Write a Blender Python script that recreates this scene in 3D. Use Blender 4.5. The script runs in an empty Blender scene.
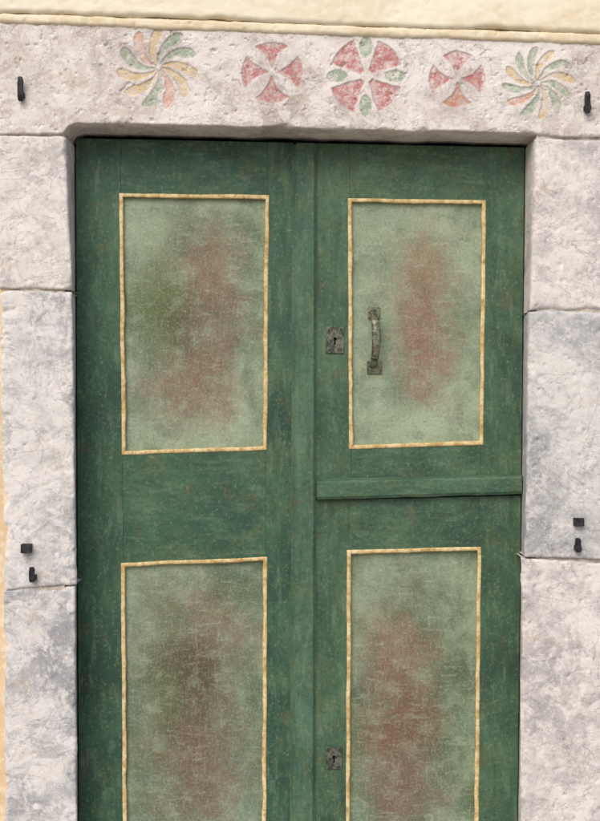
import bpy, bmesh, math, numpy as np
from mathutils import Vector
S=340.0; D=3.5; ZC=1.736; YD=0.13
def c(r,g,b):
    f=lambda v:(v/255/12.92) if v/255<=0.04045 else ((v/255+0.055)/1.055)**2.4
    return (f(r),f(g),f(b),1.0)
def P(px,py,y=0.0):
    k=(D+y)/D
    return ((px-300)/S*k, y, ZC-(py-410.5)/S*k)
scene=bpy.context.scene
col=scene.collection
# ---------------------------------------------------------------- noise
rng=np.random.default_rng(7)
LAT=rng.random((256,256))
def vn(x,y):
    xi=np.floor(x).astype(int); yi=np.floor(y).astype(int)
    fx=x-xi; fy=y-yi
    fx=fx*fx*(3-2*fx); fy=fy*fy*(3-2*fy)
    a=LAT[xi%256,yi%256]; b=LAT[(xi+1)%256,yi%256]
    d=LAT[xi%256,(yi+1)%256]; e=LAT[(xi+1)%256,(yi+1)%256]
    return (a*(1-fx)+b*fx)*(1-fy)+(d*(1-fx)+e*fx)*fy
def fbm(x,y,o=4,r=0.5):
    x=np.asarray(x,float); y=np.asarray(y,float)
    s=0;a=1;t=0
    for i in range(o):
        s=s+a*vn(x*2**i+17.3*i,y*2**i+41.7*i); t+=a; a*=r
    return s/t
# ---------------------------------------------------------------- node helper
class B:
    def __init__(s,name):
        s.m=bpy.data.materials.new(name); s.m.use_nodes=True
        s.nt=s.m.node_tree; s.nt.nodes.clear()
        s.o=s.nt.nodes.new('ShaderNodeOutputMaterial')
        s.b=s.nt.nodes.new('ShaderNodeBsdfPrincipled')
        s.nt.links.new(s.b.outputs[0],s.o.inputs[0])
        s.tc=s.nt.nodes.new('ShaderNodeTexCoord').outputs['Object']
    def put(s,sock,v):
        if isinstance(v,bpy.types.NodeSocket): s.nt.links.new(v,sock)
        else: sock.default_value=v
    def map(s,scale=(1,1,1),loc=(0,0,0),rot=(0,0,0)):
        n=s.nt.nodes.new('ShaderNodeMapping'); s.nt.links.new(s.tc,n.inputs[0])
        n.inputs['Scale'].default_value=scale; n.inputs['Location'].default_value=loc; n.inputs['Rotation'].default_value=rot
        return n.outputs[0]
    def noise(s,scale,detail=4,rough=0.5,vec=None,dist=0.0,loc=None,sc=None,rot=(0,0,0)):
        n=s.nt.nodes.new('ShaderNodeTexNoise')
        if vec is None:
            vec=s.map(sc or (1,1,1),loc or (0,0,0),rot) if (loc or sc) else s.tc
        s.nt.links.new(vec,n.inputs['Vector'])
        n.inputs['Scale'].default_value=scale; n.inputs['Detail'].default_value=max(1,min(detail,round(math.log2(620/scale))))
        n.inputs['Roughness'].default_value=rough; n.inputs['Distortion'].default_value=dist
        return n.outputs[0]
    def ramp(s,fac,stops,interp='LINEAR'):
        n=s.nt.nodes.new('ShaderNodeValToRGB'); s.put(n.inputs[0],fac)
        cr=n.color_ramp; cr.interpolation=interp
        while len(cr.elements)<len(stops): cr.elements.new(0.5)
        for e,(p,cc) in zip(cr.elements,stops):
            e.position=p; e.color=cc if not isinstance(cc,(int,float)) else (cc,cc,cc,1)
        return n.outputs[0]
    def mask(s,fac,lo,hi,amt=1.0):
        n=s.nt.nodes.new('ShaderNodeMapRange'); n.interpolation_type='SMOOTHSTEP'
        s.put(n.inputs[0],fac); n.inputs[1].default_value=lo; n.inputs[2].default_value=hi
        n.inputs[3].default_value=0; n.inputs[4].default_value=amt
        return n.outputs[0]
    def mix(s,f,a,b,bl='MIX'):
        n=s.nt.nodes.new('ShaderNodeMix'); n.data_type='RGBA'; n.blend_type=bl
        s.put(n.inputs[0],f); s.put(n.inputs[6],a); s.put(n.inputs[7],b)
        return n.outputs[2]
    def ma(s,op,a,b=0.0,cl=False):
        n=s.nt.nodes.new('ShaderNodeMath'); n.operation=op; n.use_clamp=cl
        s.put(n.inputs[0],a); s.put(n.inputs[1],b); return n.outputs[0]
    def sep(s,v=None):
        n=s.nt.nodes.new('ShaderNodeSeparateXYZ'); s.nt.links.new(v or s.tc,n.inputs[0]); return n.outputs
    def attr(s,name):
        n=s.nt.nodes.new('ShaderNodeAttribute'); n.attribute_name=name; return n.outputs
    def bump(s,h,strength=0.5,dist=0.003):
        n=s.nt.nodes.new('ShaderNodeBump'); s.put(n.inputs['Height'],h)
        n.inputs['Strength'].default_value=strength; n.inputs['Distance'].default_value=dist
        s.nt.links.new(n.outputs[0],s.b.inputs['Normal'])
    def fin(s,color,rough=0.8,metal=0.0,spec=0.3):
        s.put(s.b.inputs['Base Color'],color); s.put(s.b.inputs['Roughness'],rough)
        s.b.inputs['Metallic'].default_value=metal; s.b.inputs['Specular IOR Level'].default_value=spec
        return s.m
# ---------------------------------------------------------------- materials
def stone_mat(name,base,dark,light,off=0.0,stain=0.5,paint=False,wash=0.85,vein=0.6,rot=0.3):
    b=B(name); L=(off,off*0.7,off*1.3)
    big=b.noise(4.5,6,0.68,loc=L,dist=0.6)
    colr=b.ramp(big,[(0.38,dark),(0.5,base),(0.60,light)])
    w=b.noise(15,7,0.72,loc=(off+5,0,2),dist=0.5)
    colr=b.mix(b.mask(w,0.46,0.58,wash),colr,light)
    g=b.noise(9,6,0.74,loc=(off+9,3,1),sc=(1,1,1.9),rot=(0,rot,0),dist=0.7)
    colr=b.mix(b.mask(g,0.52,0.63,vein),colr,dark)
    st=b.noise(9,6,0.78,loc=(off,8,6),dist=0.8)
    colr=b.mix(b.mask(st,0.54,0.66,stain),colr,c(192,172,150))
    # thin meandering veins / hairline cracks
    vv=b.noise(3.2,5,0.62,loc=(off+21,2,5),dist=1.6,rot=(0,rot,0),sc=(1,1,1.6))
    va=b.ma('ABSOLUTE',b.ma('SUBTRACT',vv,0.5))
    colr=b.mix(b.mask(va,0.010,0.0,0.45),colr,c(130,126,130))
    vv2=b.noise(2.2,5,0.65,loc=(off+2,12,5),dist=1.0,rot=(0,-rot*2,0),sc=(1.4,1,1))
    vb=b.ma('ABSOLUTE',b.ma('SUBTRACT',vv2,0.47))
    colr=b.mix(b.mask(vb,0.03,0.0,0.35),colr,dark)
    if paint:
        a=b.attr('pig'); wear=b.noise(45,5,0.78); wear2=b.noise(20,4,0.6)
        wm=b.ma('MULTIPLY',b.mask(wear,0.63,0.43),b.mask(wear2,0.72,0.46))
        wm=b.ma('ADD',b.ma('MULTIPLY',wm,0.66),0.22)
        colr=b.mix(b.ma('MULTIPLY',a['Alpha'],wm),colr,a['Color'])
        l=b.attr('line')['Fac']
        colr=b.mix(b.ma('MULTIPLY',l,0.42),colr,c(122,98,84))
    p=b.noise(120,4,0.75,loc=(off,1,1))
    colr=b.mix(b.mask(p,0.58,0.70,0.4),colr,c(140,134,132))
    colr=b.mix(b.mask(p,0.44,0.32,0.4),colr,c(234,230,226))
    h=b.ma('ADD',b.ma('MULTIPLY',w,0.9),b.ma('ADD',b.ma('MULTIPLY',g,-0.4),b.ma('MULTIPLY',p,-0.4)))
    h=b.ma('SUBTRACT',h,b.mask(va,0.010,0.0,0.14))
    b.bump(h,0.65,0.0032)
    return b.fin(colr,0.92,0,0.15)
def plaster_mat(name,base,dark):
    b=B(name)
    n1=b.noise(4,5,0.6,sc=(1,1,2.5)); n2=b.noise(40,5,0.65)
    colr=b.mix(b.mask(n1,0.38,0.66),base,dark)
    colr=b.mix(b.mask(n2,0.48,0.64,0.4),colr,c(244,238,222))
    b.bump(b.ma('ADD',n2,b.ma('MULTIPLY',n1,2)),0.4,0.002)
    return b.fin(colr,0.9,0,0.15)
def green_mat(name,dark,mid,light,off=0.0,horiz=False):
    b=B(name); L=(off,off,off)
    n1=b.noise(3.0,6,0.62,loc=L,dist=0.8)
    colr=b.ramp(n1,[(0.36,dark),(0.5,mid),(0.66,light)])
    n2=b.noise(9,6,0.74,loc=(off+3,1,0),dist=0.5)
    colr=b.mix(b.mask(n2,0.50,0.62,0.45),colr,c(88,100,66))      # olive under-colour
    n3=b.noise(22,5,0.72,loc=(off,5,3),dist=0.2,sc=((0.45,1,1.6) if horiz else (1.6,1,0.4)),rot=(0,0.06,0))
    colr=b.mix(b.mask(n3,0.50,0.68,0.42),colr,c(108,132,108))    # chalky rubbing
    colr=b.mix(b.mask(n3,0.48,0.34,0.42),colr,c(36,66,52))
    n6=b.noise(12,6,0.78,loc=(off+1,15,3),dist=0.6)
    colr=b.mix(b.mask(n6,0.57,0.67,0.38),colr,c(106,84,62))
    colr=b.mix(b.mask(n6,0.44,0.35,0.3),colr,c(74,112,90))
    gr=b.noise(60,4,0.7,sc=((0.09,1,1) if horiz else (1,1,0.07)),loc=L)
    ga=0.14 if horiz else 0.22
    colr=b.mix(b.mask(gr,0.52,0.68,ga),colr,c(30,50,38))
    sp=b.noise(110,4,0.76,loc=(4,4,4))
    colr=b.mix(b.mask(sp,0.57,0.70,0.32),colr,c(136,152,124))
    colr=b.mix(b.mask(sp,0.44,0.33,0.38),colr,c(34,52,42))
    h=b.ma('ADD',b.ma('MULTIPLY',gr,0.45),b.ma('ADD',b.ma('MULTIPLY',n3,0.9),b.ma('MULTIPLY',sp,0.4)))
    b.bump(h,0.45,0.002)
    return b.fin(colr,b.ramp(n2,[(0.3,0.45),(0.7,0.68)]),0,0.35)
def panel_mat(name,base,light,edge,blobs,off,scratch=0.5):
    b=B(name)
    xyz=b.sep()
    L=(off,off,off)
    n1=b.noise(6,6,0.6,loc=L,dist=0.6)
    colr=b.ramp(n1,[(0.36,edge),(0.5,base),(0.64,light)])
    k=(D+YD)/D
    wps=[b.noise(sc_,6,0.64,loc=(off+3.1*j,1.7*j,1+j),dist=0.3) for j,sc_ in enumerate((6,8,10))]
    colr=b.mix(b.mask(wps[1],0.50,0.66,0.4),colr,c(116,136,124))
    for i,(bx,by,rx,ry,cc,st) in enumerate(blobs):
        cx,_,cz=P(bx,by,YD)
        dx=b.ma('DIVIDE',b.ma('SUBTRACT',xyz[0],cx),rx/S*k)
        dz=b.ma('DIVIDE',b.ma('SUBTRACT',xyz[2],cz),ry/S*k)
        d=b.ma('SQRT',b.ma('ADD',b.ma('MULTIPLY',dx,dx),b.ma('MULTIPLY',dz,dz)))
        d=b.ma('ADD',d,b.ma('MULTIPLY',b.ma('SUBTRACT',wps[i%3],0.5),3.4))
        colr=b.mix(b.mask(d,1.9,0.0,st),colr,cc)
    # soft scumbled brushwork in crossing directions and a fine tooth
    s1=b.noise(15,6,0.7,sc=(1.0,1,1.1),loc=(off,1,2),dist=0.2)
    colr=b.mix(b.mask(s1,0.48,0.68,scratch*0.85),colr,c(158,172,146))
    colr=b.mix(b.mask(s1,0.46,0.32,0.38),colr,c(78,96,74))
    s2=b.noise(44,4,0.7,sc=(0.4,1,1.8),loc=(off+4,1,2),rot=(0,0.35,0))
    colr=b.mix(b.mask(s2,0.53,0.70,0.26),colr,c(180,192,168))
    s4=b.noise(50,4,0.7,sc=(1.8,1,0.35),loc=(off+14,1,2),rot=(0,0.2,0))
    colr=b.mix(b.mask(s4,0.53,0.70,0.22),colr,c(174,186,162))
    s3=b.noise(140,3,0.72,loc=(off+6,1,2))
    colr=b.mix(b.mask(s3,0.50,0.70,0.22),colr,c(186,196,172))
    colr=b.mix(b.mask(s3,0.48,0.32,0.26),colr,c(64,82,64))
    b.bump(b.ma('ADD',b.ma('ADD',b.ma('MULTIPLY',s3,0.8),s2),s4),0.4,0.002)
    return b.fin(colr,0.62,0,0.25)
def bead_mat():
    b=B('ochre_bead_paint')
    n=b.noise(30,6,0.75,dist=0.5)
    colr=b.ramp(n,[(0.38,c(184,152,100)),(0.48,c(206,182,130)),(0.6,c(224,206,162))])
    n2=b.noise(55,5,0.75,loc=(3,3,3))
    colr=b.mix(b.mask(n2,0.55,0.66,0.6),colr,c(146,118,80))
    n3=b.noise(24,5,0.75,loc=(3,9,3))
    colr=b.mix(b.mask(n3,0.57,0.68,0.5),colr,c(120,124,90))
    b.bump(b.noise(90,4,0.7),0.3,0.0015)
    return b.fin(colr,0.65,0,0.2)
def metal_mat(name,a,d,rough=0.55,metal=0.5,rust=0.0):
    b=B(name)
    n=b.noise(60,5,0.75); colr=b.ramp(n,[(0.42,d),(0.58,a)])
    if rust: colr=b.mix(b.mask(b.noise(40,4,0.75,loc=(2,2,2)),0.54,0.64,rust),colr,c(112,84,60))
    b.bump(b.noise(150,4,0.7),0.4,0.001)
    return b.fin(colr,rough,metal,0.4)
LT=c(228,223,219)
M_lintel=stone_mat('lintel_stone',c(213,205,200),c(184,174,170),LT,0,0.5,True,wash=0.78,vein=0.5)
M_l1=stone_mat('marble_a',c(215,210,206),c(186,183,181),LT,3,0.35,vein=0.45)
M_l2=stone_mat('marble_b',c(206,205,203),c(168,169,172),c(224,221,218),8,0.3)
M_l3=stone_mat('marble_c',c(198,197,196),c(156,158,162),c(220,217,214),13,0.35,rot=1.2)
M_r1=stone_mat('marble_d',c(212,207,204),c(182,178,176),LT,19,0.35,vein=0.5)
M_r2=stone_mat('marble_e',c(194,194,193),c(158,160,163),c(216,214,211),24,0.3,wash=0.65,rot=0.7,vein=0.5)
M_r3=stone_mat('marble_f',c(209,204,201),c(178,174,173),c(226,222,218),31,0.35,vein=0.5)
M_mortar=stone_mat('lime_mortar',c(190,180,168),c(156,148,138),c(208,200,190),40,0.4)
M_plaster=plaster_mat('cream_plaster',c(238,230,210),c(226,213,184))
M_lip=plaster_mat('cream_lip_plaster',c(234,222,196),c(218,203,172))
M_wall=plaster_mat('wall_plaster',c(226,200,166),c(214,186,148))
gl=(c(42,72,58),c(54,88,68),c(70,102,78)); gR=(c(50,76,60),c(62,92,71),c(80,108,82))
M_fl=green_mat('green_paint_left',*gl,0); M_flh=green_mat('green_paint_left_rail',*gl,0,True)
M_fr=green_mat('green_paint_right',*gR,6); M_frh=green_mat('green_paint_right_rail',*gR,6,True)
M_fc=green_mat('green_paint_strip',c(52,82,66),c(68,100,80),c(86,116,93),12)
M_bar=green_mat('green_paint_bar',c(52,82,66),c(68,100,80),c(86,116,93),14,True)
M_bead=bead_mat()
PALE=c(166,180,154)
M_pUL=panel_mat('panel_patina_a',c(116,133,110),c(148,162,138),c(92,111,88),
  [(150,230,30,40,PALE,0.6),(195,435,60,22,PALE,0.65),(200,330,46,90,c(108,104,83),0.65),(168,305,26,54,c(94,104,60),0.75),
   (212,265,24,42,c(130,104,88),0.65),(212,335,26,46,c(118,92,78),0.7),(188,390,40,30,c(138,106,90),0.6),(178,328,15,26,c(78,72,56),0.55)],2,0.42)
M_pUR=panel_mat('panel_patina_b',c(132,150,125),c(158,172,147),c(108,127,102),
  [(395,225,50,24,PALE,0.6),(410,430,55,22,PALE,0.6),(416,315,48,90,c(120,122,96),0.6),(428,275,26,40,c(146,118,96),0.65),
   (422,330,22,46,c(134,98,82),0.65),(432,365,24,34,c(146,110,96),0.55)],17,0.4)
M_pLL=panel_mat('panel_patina_c',c(112,130,108),c(141,154,132),c(87,106,84),
  [(160,600,40,50,PALE,0.5),(196,710,56,130,c(98,98,76),0.7),(210,640,36,44,c(118,92,76),0.65),(188,700,34,50,c(96,74,61),0.75),
   (168,690,20,60,c(86,98,62),0.5),(198,780,44,46,c(118,94,80),0.65),(196,670,22,34,c(76,66,55),0.5)],29,0.4)
M_pLR=panel_mat('panel_patina_d',c(108,127,101),c(139,154,129),c(83,102,78),
  [(375,600,36,45,PALE,0.4),(405,700,48,120,c(98,99,76),0.65),(398,652,28,36,c(138,102,86),0.6),(404,715,30,46,c(116,80,66),0.72),
   (388,760,28,40,c(124,90,76),0.65),(405,800,34,34,c(114,88,78),0.6)],41,0.38)
M_iron=metal_mat('dark_iron',c(62,62,64),c(32,32,34),0.6,0.4)
M_patina=metal_mat('patinated_iron',c(132,134,114),c(72,78,62),0.5,0.4,0.35)
M_plate=metal_mat('lock_plate_metal',c(112,116,104),c(62,68,60),0.5,0.45,0.2)
M_dark=B('painted_gap_shade').fin(c(22,26,22),0.95,0,0.05)  # near-black colour standing in for shade in door gaps and keyholes
# ---------------------------------------------------------------- mesh helpers
def mkobj(name,verts,faces,mat,parent=None,smooth=False):
    me=bpy.data.meshes.new(name); me.from_pydata([tuple(v) for v in verts],[],faces); me.update()
    me.materials.append(mat); o=bpy.data.objects.new(name,me); col.objects.link(o)
    if parent: o.parent=parent
    if smooth: me.polygons.foreach_set('use_smooth',[True]*len(me.polygons))
    return o
def empty(name):
    o=bpy.data.objects.new(name,None); col.objects.link(o); return o
def board(name,q,y,t,mat,parent,bev=0.0012):
    """q: TL,TR,BR,BL outline on the facade, front face at depth y, thickness t"""
    f=[P(a,b_,y) for a,b_ in q]; r=[(v[0],y+t,v[2]) for v in f]
    o=mkobj(name,f+r,[(3,2,1,0),(4,5,6,7),(0,1,5,4),(1,2,6,5),(2,3,7,6),(3,0,4,7)],mat,parent)
    bm=bmesh.new(); bm.from_mesh(o.data); bmesh.ops.recalc_face_normals(bm,faces=bm.faces)
    if bev: bmesh.ops.bevel(bm,geom=bm.edges[:],offset=bev,segments=2,affect='EDGES')
    bm.to_mesh(o.data); bm.free(); return o
def box(x0,x1,y0,y1,z0,z1):
    v=[(x0,y0,z0),(x1,y0,z0),(x1,y1,z0),(x0,y1,z0),(x0,y0,z1),(x1,y0,z1),(x1,y1,z1),(x0,y1,z1)]
    return v,[(0,3,2,1),(4,5,6,7),(0,1,5,4),(1,2,6,5),(2,3,7,6),(3,0,4,7)]
def block(name,q,mat,parent,step=1.6,seed=0,front=0.0,back=0.2,und=0.0025,rnd=1.8,wob=3.0,chip=12,carve=None,bottomcurve=None,
          splayR=None,splayL=None):
    (ax,ay),(bx,by),(cx,cy),(dx,dy)=q
    W=max(bx-ax,cx-dx); H=max(dy-ay,cy-by)
    nu=int(W/step)+1; nv=int(H/step)+1
    u,v=np.meshgrid(np.linspace(0,1,nu),np.linspace(0,1,nv))
    px=(1-v)*((1-u)*ax+u*bx)+v*((1-u)*dx+u*cx)
    py=(1-v)*((1-u)*ay+u*by)+v*((1-u)*dy+u*cy)
    if bottomcurve is not None: py=py+v*bottomcurve(px)
    s=seed*13.7
    def wb(t,k): return (fbm(t*0.03+k,t*0+k*1.7+s,5,0.6)-0.5)*2*wob
    px0,py0=px.copy(),py.copy()
    px=px+(1-u)**6*wb(py0,1+s)+u**6*wb(py0,5+s)
    py=py+(1-v)**6*wb(px0,9+s)+v**6*wb(px0,14+s)
    eu=np.minimum(u,1-u)*W; ev=np.minimum(v,1-v)*H
    R=rnd+chip*np.clip(fbm(px0*0.05+s,py0*0.05+s,4,0.6)-0.50,0,1)*3
    def rr(e):
        t=np.clip(1-e/R,0,1); return (R/S)*(1-np.sqrt(np.clip(1-t*t*0.98,0,1)))*0.7
    y=front+rr(eu)+rr(ev)+und*(fbm(px0*0.012+s,py0*0.012,3)-0.5)*2+0.0022*(fbm(px0*0.1+s,py0*0.1,5,0.65)-0.5)*2
    pit=np.clip(fbm(px0*0.2+s,py0*0.2,3)-0.70,0,1)*0.03
    y=y+pit
    pig=None
    if carve is not None:
        dy_,pig,line=carve(px0,py0); y=y+dy_
    X=(px-300)/S; Z=ZC-(py-410.5)/S
    verts=np.stack([X,y,Z],-1).reshape(-1,3)
    idx=np.arange(nu*nv).reshape(nv,nu)
    a=idx[:-1,:-1].ravel(); b_=idx[:-1,1:].ravel(); c_=idx[1:,1:].ravel(); d_=idx[1:,:-1].ravel()
    faces=np.stack([d_,c_,b_,a],-1)
    ring=np.concatenate([idx[0,:],idx[1:,-1],idx[-1,-2::-1],idx[-2:0:-1,0]])
    allv=[verts]; allf=[faces]; prev=ring; n0=nu*nv; K=6; bv=verts[ring]
    rpx=px.ravel()[ring]; rpy=py.ravel()[ring]; ru=u.ravel()[ring]
    for k in range(1,K+1):
        t=k/K; yy=bv[:,1]*(1-t)+back*t
        xx=bv[:,0]+(fbm(rpy*0.05+k*3,rpx*0+k*0.6+s,3)-0.5)*0.003; zz=bv[:,2]+(fbm(rpx*0.05+k*3,rpy*0+k*.6,3)-0.5)*0.003
        if splayR is not None:
            tgt=(splayR(rpy)-300)/S*(D+YD)/D; xx=np.where(ru>0.999,xx+(tgt-bv[:,0])*np.clip(yy/YD,0,1),xx)
        if splayL is not None:
            tgt=(splayL(rpy)-300)/S*(D+YD)/D; xx=np.where(ru<0.001,xx+(tgt-bv[:,0])*np.clip(yy/YD,0,1),xx)
        allv.append(np.stack([xx,yy,zz],-1))
        cur=n0+np.arange(len(ring)); n0+=len(ring)
        allf.append(np.stack([prev,np.roll(prev,-1),np.roll(cur,-1),cur],-1)); prev=cur
    vs=np.concatenate(allv); fs=np.concatenate(allf)
    o=mkobj(name,vs.tolist(),fs.tolist(),mat,parent,True)
    me=o.data
    if pig is not None:
        at=me.color_attributes.new('pig','FLOAT_COLOR','POINT')
        arr=np.zeros((len(vs),4)); arr[:nu*nv]=pig.reshape(-1,4); at.data.foreach_set('color',arr.ravel())
        al=me.attributes.new('line','FLOAT','POINT'); la=np.zeros(len(vs)); la[:nu*nv]=line.ravel(); al.data.foreach_set('value',la)
    return o
# ---------------------------------------------------------------- carved lintel
def sm(x,a,b): 
    t=np.clip((x-a)/(b-a),0,1); return t*t*(3-2*t)
def carve(px,py):
    pig=np.zeros(px.shape+(4,)); dep=np.zeros(px.shape); line=np.zeros(px.shape)
    wx=px+(fbm(px*0.09,py*0.09,3)-0.5)*2.6; wy=py+(fbm(px*0.09+50,py*0.09,3)-0.5)*2.6
    def add(m,colr,depth=0.003):
        nonlocal dep
        m=np.clip(m,0,1); g=m>0.02
        for k in range(3): pig[...,k]=np.where(g,colr[k],pig[...,k])
        pig[...,3]=np.maximum(pig[...,3],m); dep=np.maximum(dep,m*depth)
        line[:]=np.maximum(line,np.exp(-((m-0.35)/0.22)**2)*(m>0.03))
    RED=c(182,104,103); GR=c(144,164,138); OC=c(206,180,128); PK=c(208,162,140); RB=c(190,124,100)
    def pin(cx,cy,R,n,k,cols,rot):
        x=wx-cx; y=wy-cy; r=np.hypot(x,y); th=np.arctan2(y,x)
        ph=(th+k*(r/R)**1.1+rot)/(2*math.pi)*n
        fr=ph-np.floor(ph); i=np.floor(ph).astype(int)%n
        arc=r*2*math.pi/n
        dd=(0.31-np.abs(fr-0.5))*arc          # px inside the blade
        rim=R*(1.0-0.13*(np.abs(fr-0.4)/0.3)**2)-r
        m=sm(np.minimum(np.minimum(dd,rim),r-3),-0.9,1.0)
        for j in range(n): add(np.where(i==j,m,0),cols[j%len(cols)])
    def fan(cx,cy,R,cols,rot=0,ha=0.62,r0=5,pw=0.45,depth=0.003):
        x=wx-cx; y=wy-cy; r=np.hypot(x,y); th=np.arctan2(y,x)+rot
        q=np.round(th/(math.pi/2)); d=np.abs(th-q*math.pi/2); i=q.astype(int)%4
        dd=(ha*np.clip(r/R,0.01,1)**pw-d)*r
        m=sm(np.minimum(np.minimum(dd,R-r),r-r0),-0.9,1.0)
        for j in range(4): add(np.where(i==j,m,0),cols[j],depth)
    pin(158,68,41,11,-0.75,[OC,PK,GR,OC,OC,GR,PK,OC,GR,GR,OC],0.2)
    fan(272,72,30,[RED,RED,RED,RED],0.0,0.56,4,0.8)
    fan(366,76,37,[RED,RED,RED,RED],math.pi/4,0.46,6,0.1,0.0034)
    for ax_,ay_ in [(0,-1),(1,0),(0,1),(-1,0)]:     # green leaves between the petals
        x=wx-366; y=wy-76; al=x*ax_+y*ay_; ac=np.abs(-x*ay_+y*ax_)
        # pointed leaf lying radially between the petals
        m=sm(np.minimum(6.2*np.sqrt(np.clip(1-((al-29)/10.5)**2,0,1))-ac, 10.5-np.abs(al-29)),-0.5,1.0)*(al>18)*(ac<7)
        add(m,GR,0.0025)
    x=wx-366; y=wy-76; dep=dep-0.003*sm(5.5-np.hypot(x,y),-1,2)
    fan(457,79,27.5,[RED,RB,RED,RED],0.0,0.55,4,0.8)
    pin(538,83,36,12,-0.75,[GR,GR,OC,GR,PK,GR,OC,GR,GR,OC,GR,OC],0.5)
    return dep,pig,line
frame=empty('stone_door_surround')
sl=lambda py:74+(py-137)*3/684
sr=lambda py:526-(py-137)*7/684
block('carved_rosette_lintel',[(-4,21),(616,38),(616,137),(-4,134)],M_lintel,frame,step=0.85,seed=1,und=0.003,rnd=2.2,wob=2.0,chip=9,
      carve=carve,bottomcurve=lambda x:-8*sm(x,62,70)*(1-sm(x,70,620))-3*sm(x,66,80)*(1-sm(x,530,560)),front=-0.003)
block('jamb_block_upper_left',[(-4,135.5),(65,135.5),(72,289.5),(-1,288.5)],M_l1,frame,seed=2,splayR=sl,wob=1.2,chip=8)
block('jamb_block_middle_left',[(-1,290),(72,291),(76,585),(4,590)],M_l2,frame,seed=3,splayR=sl,front=0.003,wob=1.8,chip=12)
block('jamb_block_lower_left',[(4,591.5),(75,586.5),(77,935),(6,935)],M_l3,frame,seed=4,splayR=sl,front=0.0,wob=1.8,chip=12)
block('jamb_block_upper_right',[(536,138.5),(616,139.5),(616,309),(530,310)],M_r1,frame,seed=5,splayL=sr,wob=1.2,chip=8)
block('jamb_block_middle_right',[(529,311.5),(616,310.5),(616,560),(525,557)],M_r2,frame,seed=6,splayL=sr,front=-0.004,wob=1.8,chip=12)
block('jamb_block_lower_right',[(522,559),(616,562),(616,935),(520,935)],M_r3,frame,seed=7,splayL=sr,front=0.004,wob=1.8,chip=12)
for nm,x0,x1 in [('mortar_left',8,64),('mortar_right',537,612)]:
    a=P(x0,100); b_=P(x1,930)
    v,f=box(a[0],b_[0],0.0085,0.19,b_[2],a[2]); mkobj(nm,v,f,M_mortar,frame)
# door step
block('threshold_step',[(20,921),(580,921),(580,959.5),(20,959.5)],M_l2,frame,seed=8,front=-0.30,back=0.25,chip=6)
v,f=box(P(20,0)[0],P(580,0)[0],-0.285,0.26,0.0,P(0,922)[2]); mkobj('threshold_core',v,f,M_l2,frame)
# ---------------------------------------------------------------- house wall
house=empty('plastered_house')
V=[];F=[]
for bx in [(-6,P(30,0)[0],0.012,0.5,0,6.0),(P(588,0)[0],6,0.012,0.5,0,6.0),(P(30,0)[0]+0.0005,P(588,0)[0]-0.0005,0.012,0.5,P(0,60)[2],6.0)]:
    v,f=box(*bx); n=len(V); V+=v; F+=[tuple(i+n for i in q) for q in f]
mkobj('front_wall',V,F,M_wall,house)
v,f=box(-6.3,6.3,-0.35,5,6.003,6.15); mkobj('eave_roof',v,f,M_mortar,house)
v,f=box(-6,6,0.6,5,0,5.99); mkobj('house_body',v,f,M_wall,house)
block('cream_plaster_band',[(-260,-70),(860,-70),(860,44),(-260,4)],M_plaster,house,step=3,seed=9,front=-0.017,back=0.05,und=0.004,rnd=4,wob=3,chip=5,
      bottomcurve=lambda x:3*(fbm(x*0.01,x*0,3)-0.5))
block('cream_plaster_lip',[(-260,4),(860,44),(860,54),(-260,14)],M_lip,house,step=1.5,seed=10,front=-0.012,back=0.05,und=0.002,rnd=3,wob=1.5,chip=4)
# ---------------------------------------------------------------- door
door=empty('green_double_door')
def lerp(a,b,t): return a+(b-a)*t
def Lx(py): return 76+(py-137)*3/684
def Rx(py): return 524.5-(py-137)*7/684
TOPL=lambda x:138+(x-74)*9.5/452
BOT=918
PUL=[(119,193),(269,195),(267,450),(122,455)]
PLL=[(121,563),(267,557),(266,880),(123,880)]
PUR=[(348,198),(486,200),(483,445),(349,449)]
PLR=[(347,550),(481,547),(478,880),(346,880)]
T=0.03; g=0.12
def leafseg(pre,mat,math_,panels,xl,xr,top,bot):
    """frame members around the stacked panels; xl,xr functions of py; top,bot functions of x"""
    a=panels[0]; z=panels[-1]; i=2.0
    il=lambda py:lerp(a[0][0],z[3][0],(py-a[0][1])/(z[3][1]-a[0][1]))+i
    ir=lambda py:lerp(a[1][0],z[2][0],(py-a[1][1])/(z[2][1]-a[1][1]))-i
    t0,b0=top(xl(200)),bot(xl(200)); t1,b1=top(xr(200)),bot(xr(200))
    tl,bl=top(il(200)),bot(il(200)); tr,br=top(ir(200)),bot(ir(200))
    board(pre+'_hinge_stile',[(xl(t0),t0),(il(tl)-g,tl),(il(bl)-g,bl),(xl(b0),b0)],YD,T,mat,door,0.0006)
    board(pre+'_lock_stile',[(ir(tr)+g,tr),(xr(t1),t1),(xr(b1),b1),(ir(br)+g,br)],YD,T,mat,door,0.0006)
    prevL,prevR=tl,tr
    for n,p in enumerate(panels):
        yl,yr=p[0][1]+i,p[1][1]+i
        board(pre+'_rail_%d'%n,[(il(prevL),prevL),(ir(prevR),prevR),(ir(yr),yr),(il(yl),yl)],YD+0.0003,T,math_,door,0.0006)
        prevL,prevR=p[3][1]-i,p[2][1]-i
    board(pre+'_bottom_rail',[(il(prevL),prevL),(ir(prevR),prevR),(ir(br),br),(il(bl),bl)],YD+0.0003,T,math_,door,0.0006)
leafseg('left_leaf',M_fl,M_flh,[PUL,PLL],Lx,lambda py:294-(py-137)*2/684,TOPL,lambda x:BOT)
rl=lambda py:314-(py-137)*2/684
leafseg('right_leaf_top',M_fr,M_frh,[PUR],rl,Rx,TOPL,lambda x:498-(x-317)*5/205)
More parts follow.
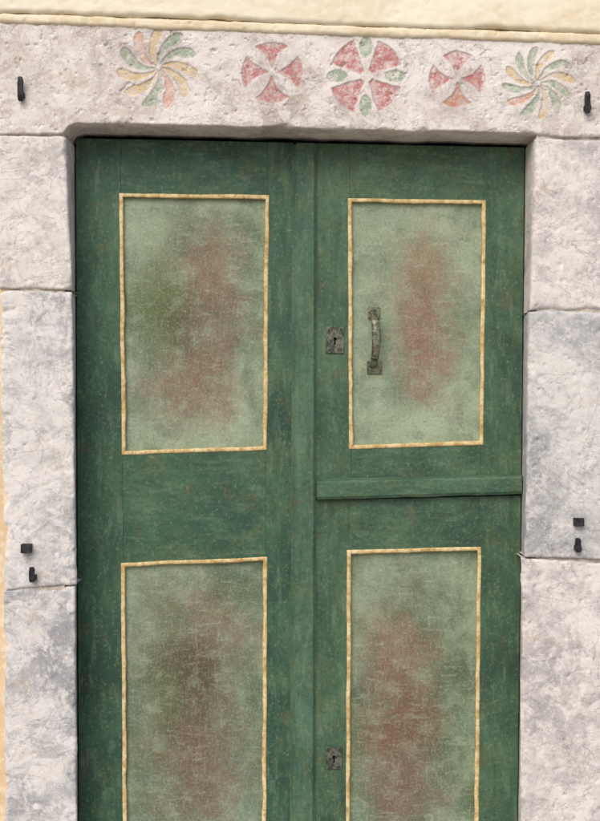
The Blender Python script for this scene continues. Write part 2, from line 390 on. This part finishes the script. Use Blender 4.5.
leafseg('right_leaf_bottom',M_fr,M_frh,[PLR],rl,Rx,lambda x:500.5-(x-317)*5/205,lambda x:BOT)
def bead(name,p,w=4.0):
    n=90
    def loop(off):
        (ax,ay),(bx,by),(cx,cy),(dx,dy)=p
        q=[(ax+off,ay+off),(bx-off,by+off),(cx-off,cy-off),(dx+off,dy-off)]
        pts=[]
        for k in range(4):
            s,e=q[k],q[(k+1)%4]
            for j in range(n):
                t=j/n; pts.append((lerp(s[0],e[0],t),lerp(s[1],e[1],t)))
        return np.array(pts)
    prof=[(-0.2,0.001),(0.2,-0.0018),(0.9,-0.0028),(w*0.5,-0.003),(w-0.9,-0.0028),(w-0.3,-0.001),(w,0.003),(w+0.2,0.016)]
    V=[];F=[];N=4*n
    for li,(off,dy) in enumerate(prof):
        L=loop(off)
        wx=(fbm(L[:,1]*0.03+p[0][0],L[:,0]*0.03,3)-0.5)*1.4; wy=(fbm(L[:,0]*0.03+p[0][1],L[:,1]*0.03+9,3)-0.5)*1.4
        fat=(fbm(L[:,0]*0.05+3,L[:,1]*0.05+p[0][0],4,0.6)-0.5)*2.2*(off/w)
        for k in range(N):
            V.append(P(L[k,0]+wx[k]+fat[k],L[k,1]+wy[k]+fat[k]*0.6,YD+dy))
        if li:
            a=(li-1)*N;b_=li*N
            for k in range(N): F.append((a+k,a+(k+1)%N,b_+(k+1)%N,b_+k))
    return mkobj(name,V,F,M_bead,door,True)
for nm,p,m in [('upper_left',PUL,M_pUL),('lower_left',PLL,M_pLL),('upper_right',PUR,M_pUR),('lower_right',PLR,M_pLR)]:
    bead('ochre_bead_'+nm,p)
    e=2.4; q=[(p[0][0]-e,p[0][1]-e),(p[1][0]+e,p[1][1]-e),(p[2][0]+e,p[2][1]+e),(p[3][0]-e,p[3][1]+e)]
    board('painted_panel_'+nm,q,YD+0.012,0.012,m,door,0)
board('dark_backing_sheet',[(60,125),(540,135),(534,930),(62,930)],YD+0.034,0.02,M_dark,door,0)  # added dark sheet, its colour gives the shadow lines around the leaves
# meeting strip
board('meeting_strip',[(295.5,142.5),(315,142.5),(313,BOT),(291.8,BOT)],YD-0.016,0.014,M_fc,door,0.003)
board('meeting_strip_base',[(292.5,144.5),(317,144.5),(315,BOT-1),(289.5,BOT-1)],YD-0.004,0.003,M_fc,door,0.001)
# drip bar on the right leaf
def drip():
    ys=[(-0.001,0),(-0.020,0.12),(-0.026,0.22),(-0.026,0.86),(-0.020,1.0),(-0.001,1.0)]
    V=[];F=[];n=40
    for k in range(n+1):
        t=k/n; x=lerp(317,522,t); tp=lerp(479,474,t); bt=lerp(500,494,t)
        for dy,f_ in ys:
            wob=(float(fbm(np.array([k*0.35]),np.array([f_*3.0]),3)[0])-0.5)*1.0
            V.append(P(x,lerp(tp,bt,f_)+wob,YD+dy))
    m=len(ys)
    for k in range(n):
        for j in range(m-1): F.append((k*m+j,k*m+j+1,(k+1)*m+j+1,(k+1)*m+j))
    F.append(tuple(range(m))); F.append(tuple(n*m+j for j in reversed(range(m))))
    o=mkobj('drip_bar',V,F,M_bar,door)
    bm=bmesh.new(); bm.from_mesh(o.data); bmesh.ops.recalc_face_normals(bm,faces=bm.faces); bm.to_mesh(o.data); bm.free()
drip()
# escutcheons with cut keyholes, a dark sheet behind for their shade
def plate(name,cx,cy,w,h,y):
    cu=bpy.data.curves.new(name,'CURVE'); cu.dimensions='2D'; cu.fill_mode='BOTH'; cu.extrude=0.0012; cu.bevel_depth=0.0008; cu.bevel_resolution=2
    def sp(pts):
        s=cu.splines.new('POLY'); s.points.add(len(pts)-1)
        for q,(a,b_) in zip(s.points,pts): q.co=(a,b_,0,1)
        s.use_cyclic_u=True
    W=w/S/2;H=h/S/2
    sp([(-W,-H),(W,-H),(W,H),(-W,H)])
    r=0.0055
    pts=[(r*math.cos(t),r*math.sin(t)+0.003) for t in np.linspace(-0.9,math.pi+0.9,18)]
    pts+=[(-0.0028,-0.016),(0.0028,-0.016)]
    sp(pts)
    o=bpy.data.objects.new(name+'_c',cu); col.objects.link(o)
    bpy.context.view_layer.update()
    me=bpy.data.meshes.new_from_object(o.evaluated_get(bpy.context.evaluated_depsgraph_get())); bpy.data.objects.remove(o)
    me.name=name; ob=bpy.data.objects.new(name,me); col.objects.link(ob); me.materials.clear(); me.materials.append(M_plate)
    x,_,z=P(cx,cy,y); ob.location=(x,y-0.0025,z); ob.rotation_euler=(math.pi/2,0,0); ob.parent=door
    board(name+'_keyhole_shade_sheet',[(cx-4,cy-5),(cx+4,cy-5),(cx+4,cy+8),(cx-4,cy+8)],y-0.0006,0.0004,M_dark,door,0)  # dark sheet on the door face, keyhole shade put in as colour
    for sx,sy in [(-1,-1),(1,-1),(1,1),(-1,1)]:
        bm=bmesh.new(); bmesh.ops.create_uvsphere(bm,u_segments=12,v_segments=8,radius=0.0028)
        m2=bpy.data.meshes.new('rivet'); bm.to_mesh(m2); bm.free(); m2.materials.append(M_iron)
        r_=bpy.data.objects.new(name+'_rivet',m2); col.objects.link(r_); r_.parent=door
        p_=P(cx+sx*(w/2-3),cy+sy*(h/2-3),y); r_.location=(p_[0],y-0.0045,p_[2]); r_.scale=(1,0.5,1)
plate('lock_plate_upper',335,340,18,27,YD)
plate('lock_plate_lower',334,758,16,22,YD)
# pull handle
def sweep(name,pts,secs,mat,parent,seg=14):
    V=[];F=[]
    n=len(pts)
    for k in range(n):
        a=Vector(pts[max(0,k-1)]); b_=Vector(pts[min(n-1,k+1)]); t=(b_-a).normalized()
        sx=Vector((1,0,0)); nn=t.cross(sx).normalized(); sx=nn.cross(t).normalized()
        for j in range(seg):
            th=2*math.pi*j/seg; V.append(Vector(pts[k])+sx*math.cos(th)*secs[k][0]+nn*math.sin(th)*secs[k][1])
    for k in range(n-1):
        for j in range(seg): F.append((k*seg+j,k*seg+(j+1)%seg,(k+1)*seg+(j+1)%seg,(k+1)*seg+j))
    F.append(tuple(reversed(range(seg)))); F.append(tuple((n-1)*seg+j for j in range(seg)))
    o=mkobj(name,V,F,mat,parent,True)
    bm=bmesh.new(); bm.from_mesh(o.data); bmesh.ops.recalc_face_normals(bm,faces=bm.faces); bm.to_mesh(o.data); bm.free(); return o
yp=YD+0.012
pts=[];secs=[]
for k in range(41):
    t=k/40
    py=lerp(311,367,t); out=0.048*math.sin(math.pi*t)**0.55
    px=373+2.5*math.sin(math.pi*t)
    p_=P(px,py,yp-0.004); pts.append((p_[0],yp-0.004-out,p_[2]))
    w=0.0095+0.004*math.sin(math.pi*t)**1.5; secs.append((w,0.0045))
sweep('handle_grip',pts,secs,M_patina,door)
for k in (6,34):
    p_=pts[k]; sweep('handle_collar',[(p_[0],p_[1],p_[2]+0.004),(p_[0],p_[1],p_[2]+0.002),(p_[0],p_[1],p_[2]-0.002),(p_[0],p_[1],p_[2]-0.004)],[(0.008,0.006),(0.0125,0.008),(0.0125,0.008),(0.008,0.006)],M_patina,door)
board('handle_rose_bottom',[(367,361),(382,361),(382,374),(367,374)],yp-0.006,0.006,M_patina,door,0.002)
board('handle_rose_top',[(368,307),(380,307),(380,319),(368,319)],yp-0.006,0.006,M_patina,door,0.002)
# ---------------------------------------------------------------- iron pintles / hooks in the stone
def hook(px,py0,py1,kind='pin',w=2.6):
    V=[];F=[]
    def tube(path,secs):
        n0=len(V); m=4
        for (x,y,z),(a,b_) in zip(path,secs):
            for sx,sy in [(-1,-1),(1,-1),(1,1),(-1,1)]:
                V.append((x+sx*a,y+sy*b_,z))
        for k in range(len(path)-1):
            for j in range(4): F.append((n0+k*4+j,n0+k*4+(j+1)%4,n0+(k+1)*4+(j+1)%4,n0+(k+1)*4+j))
        F.append((n0,n0+1,n0+2,n0+3)); e=n0+(len(path)-1)*4; F.append((e+3,e+2,e+1,e))
    hw=w/S
    if kind=='pin':
        a=P(px,py0,-0.02); b_=P(px+0.5,py1,-0.014)
        zs=np.linspace(a[2],b_[2],6)
        tube([(lerp(a[0],b_[0],k/5)+0.0008*math.sin(k*2),lerp(-0.024,-0.018,k/5),zs[k]) for k in range(6)],
             [(hw*0.75,hw*0.7),(hw,hw),(hw*0.95,hw),(hw,hw*1.05),(hw*1.15,hw*1.1),(hw*0.8,hw*0.8)])
        zb=zs[4]
        v,f=box(b_[0]-hw*1.3,b_[0]+hw*1.3,-0.016,0.06,zb-0.004,zb+0.011)
    else:
        a=P((px),(py0+py1)/2,-0.01); h2=(py1-py0)/2/S
        v,f=box(a[0]-hw*1.9,a[0]+hw*1.9,-0.022,0.05,a[2]-h2,a[2]+h2)
    n=len(V); V.extend(v); F.extend([tuple(i+n for i in q) for q in f])
    o=mkobj('iron_hook',V,F,M_iron)
    bm=bmesh.new(); bm.from_mesh(o.data); bmesh.ops.recalc_face_normals(bm,faces=bm.faces)
    bmesh.ops.bevel(bm,geom=bm.edges[:],offset=0.001,segments=2,affect='EDGES'); bm.to_mesh(o.data); bm.free()
hook(20.5,77,101); hook(587,92,113)
hook(26.5,544,553,'stub'); hook(32,567,582)
hook(578.5,518,526,'stub'); hook(577.5,538,552)
# ---------------------------------------------------------------- ground
b=B('stone_paving'); 
br=b.nt.nodes.new('ShaderNodeTexBrick'); b.nt.links.new(b.tc,br.inputs['Vector']); br.inputs['Scale'].default_value=1.6
br.inputs['Color1'].default_value=c(160,152,142); br.inputs['Color2'].default_value=c(142,136,128); br.inputs['Mortar'].default_value=c(90,86,82); br.inputs['Mortar Size'].default_value=0.012
gcol=b.mix(b.mask(b.noise(12,5,0.7),0.45,0.65,0.5),br.outputs[0],c(172,166,156)); b.bump(b.noise(20,5,0.7),0.4,0.01)
M_g=b.fin(gcol,0.85)
mkobj('ground',[(-200,-200,0),(200,-200,0),(200,200,0),(-200,200,0)],[(0,1,2,3)],M_g)
# ---------------------------------------------------------------- light
w=bpy.data.worlds.new('World'); scene.world=w; w.use_nodes=True; nt=w.node_tree
sky=nt.nodes.new('ShaderNodeTexSky'); sky.sky_type='NISHITA'; sky.sun_disc=False
el=math.radians(44); az=math.radians(-22)   # az measured from -Y towards +X
sky.sun_elevation=el
dirv=Vector((math.sin(az)*math.cos(el),-math.cos(az)*math.cos(el),math.sin(el)))
sky.sun_rotation=math.atan2(dirv.x,dirv.y)
sky.air_density=1.0; sky.dust_density=3.5; sky.ozone_density=0.7
nt.links.new(sky.outputs[0],nt.nodes['Background'].inputs[0]); nt.nodes['Background'].inputs[1].default_value=0.15
sd=bpy.data.lights.new('sun','SUN'); sd.energy=1.35; sd.angle=math.radians(40); sd.color=(1,0.95,0.88)
so=bpy.data.objects.new('sun',sd); col.objects.link(so); so.rotation_euler=dirv.to_track_quat('Z','Y').to_euler()
# ---------------------------------------------------------------- camera
cam=bpy.data.cameras.new('camera'); co=bpy.data.objects.new('camera',cam); col.objects.link(co)
co.location=(0,-D,ZC); co.rotation_euler=(math.pi/2,0,0)
cam.sensor_fit='HORIZONTAL'; cam.sensor_width=36; cam.lens=36*D/(600/S); cam.clip_end=1000
scene.camera=co
scene.view_settings.view_transform='Standard'; scene.view_settings.look='None'; scene.view_settings.exposure=0
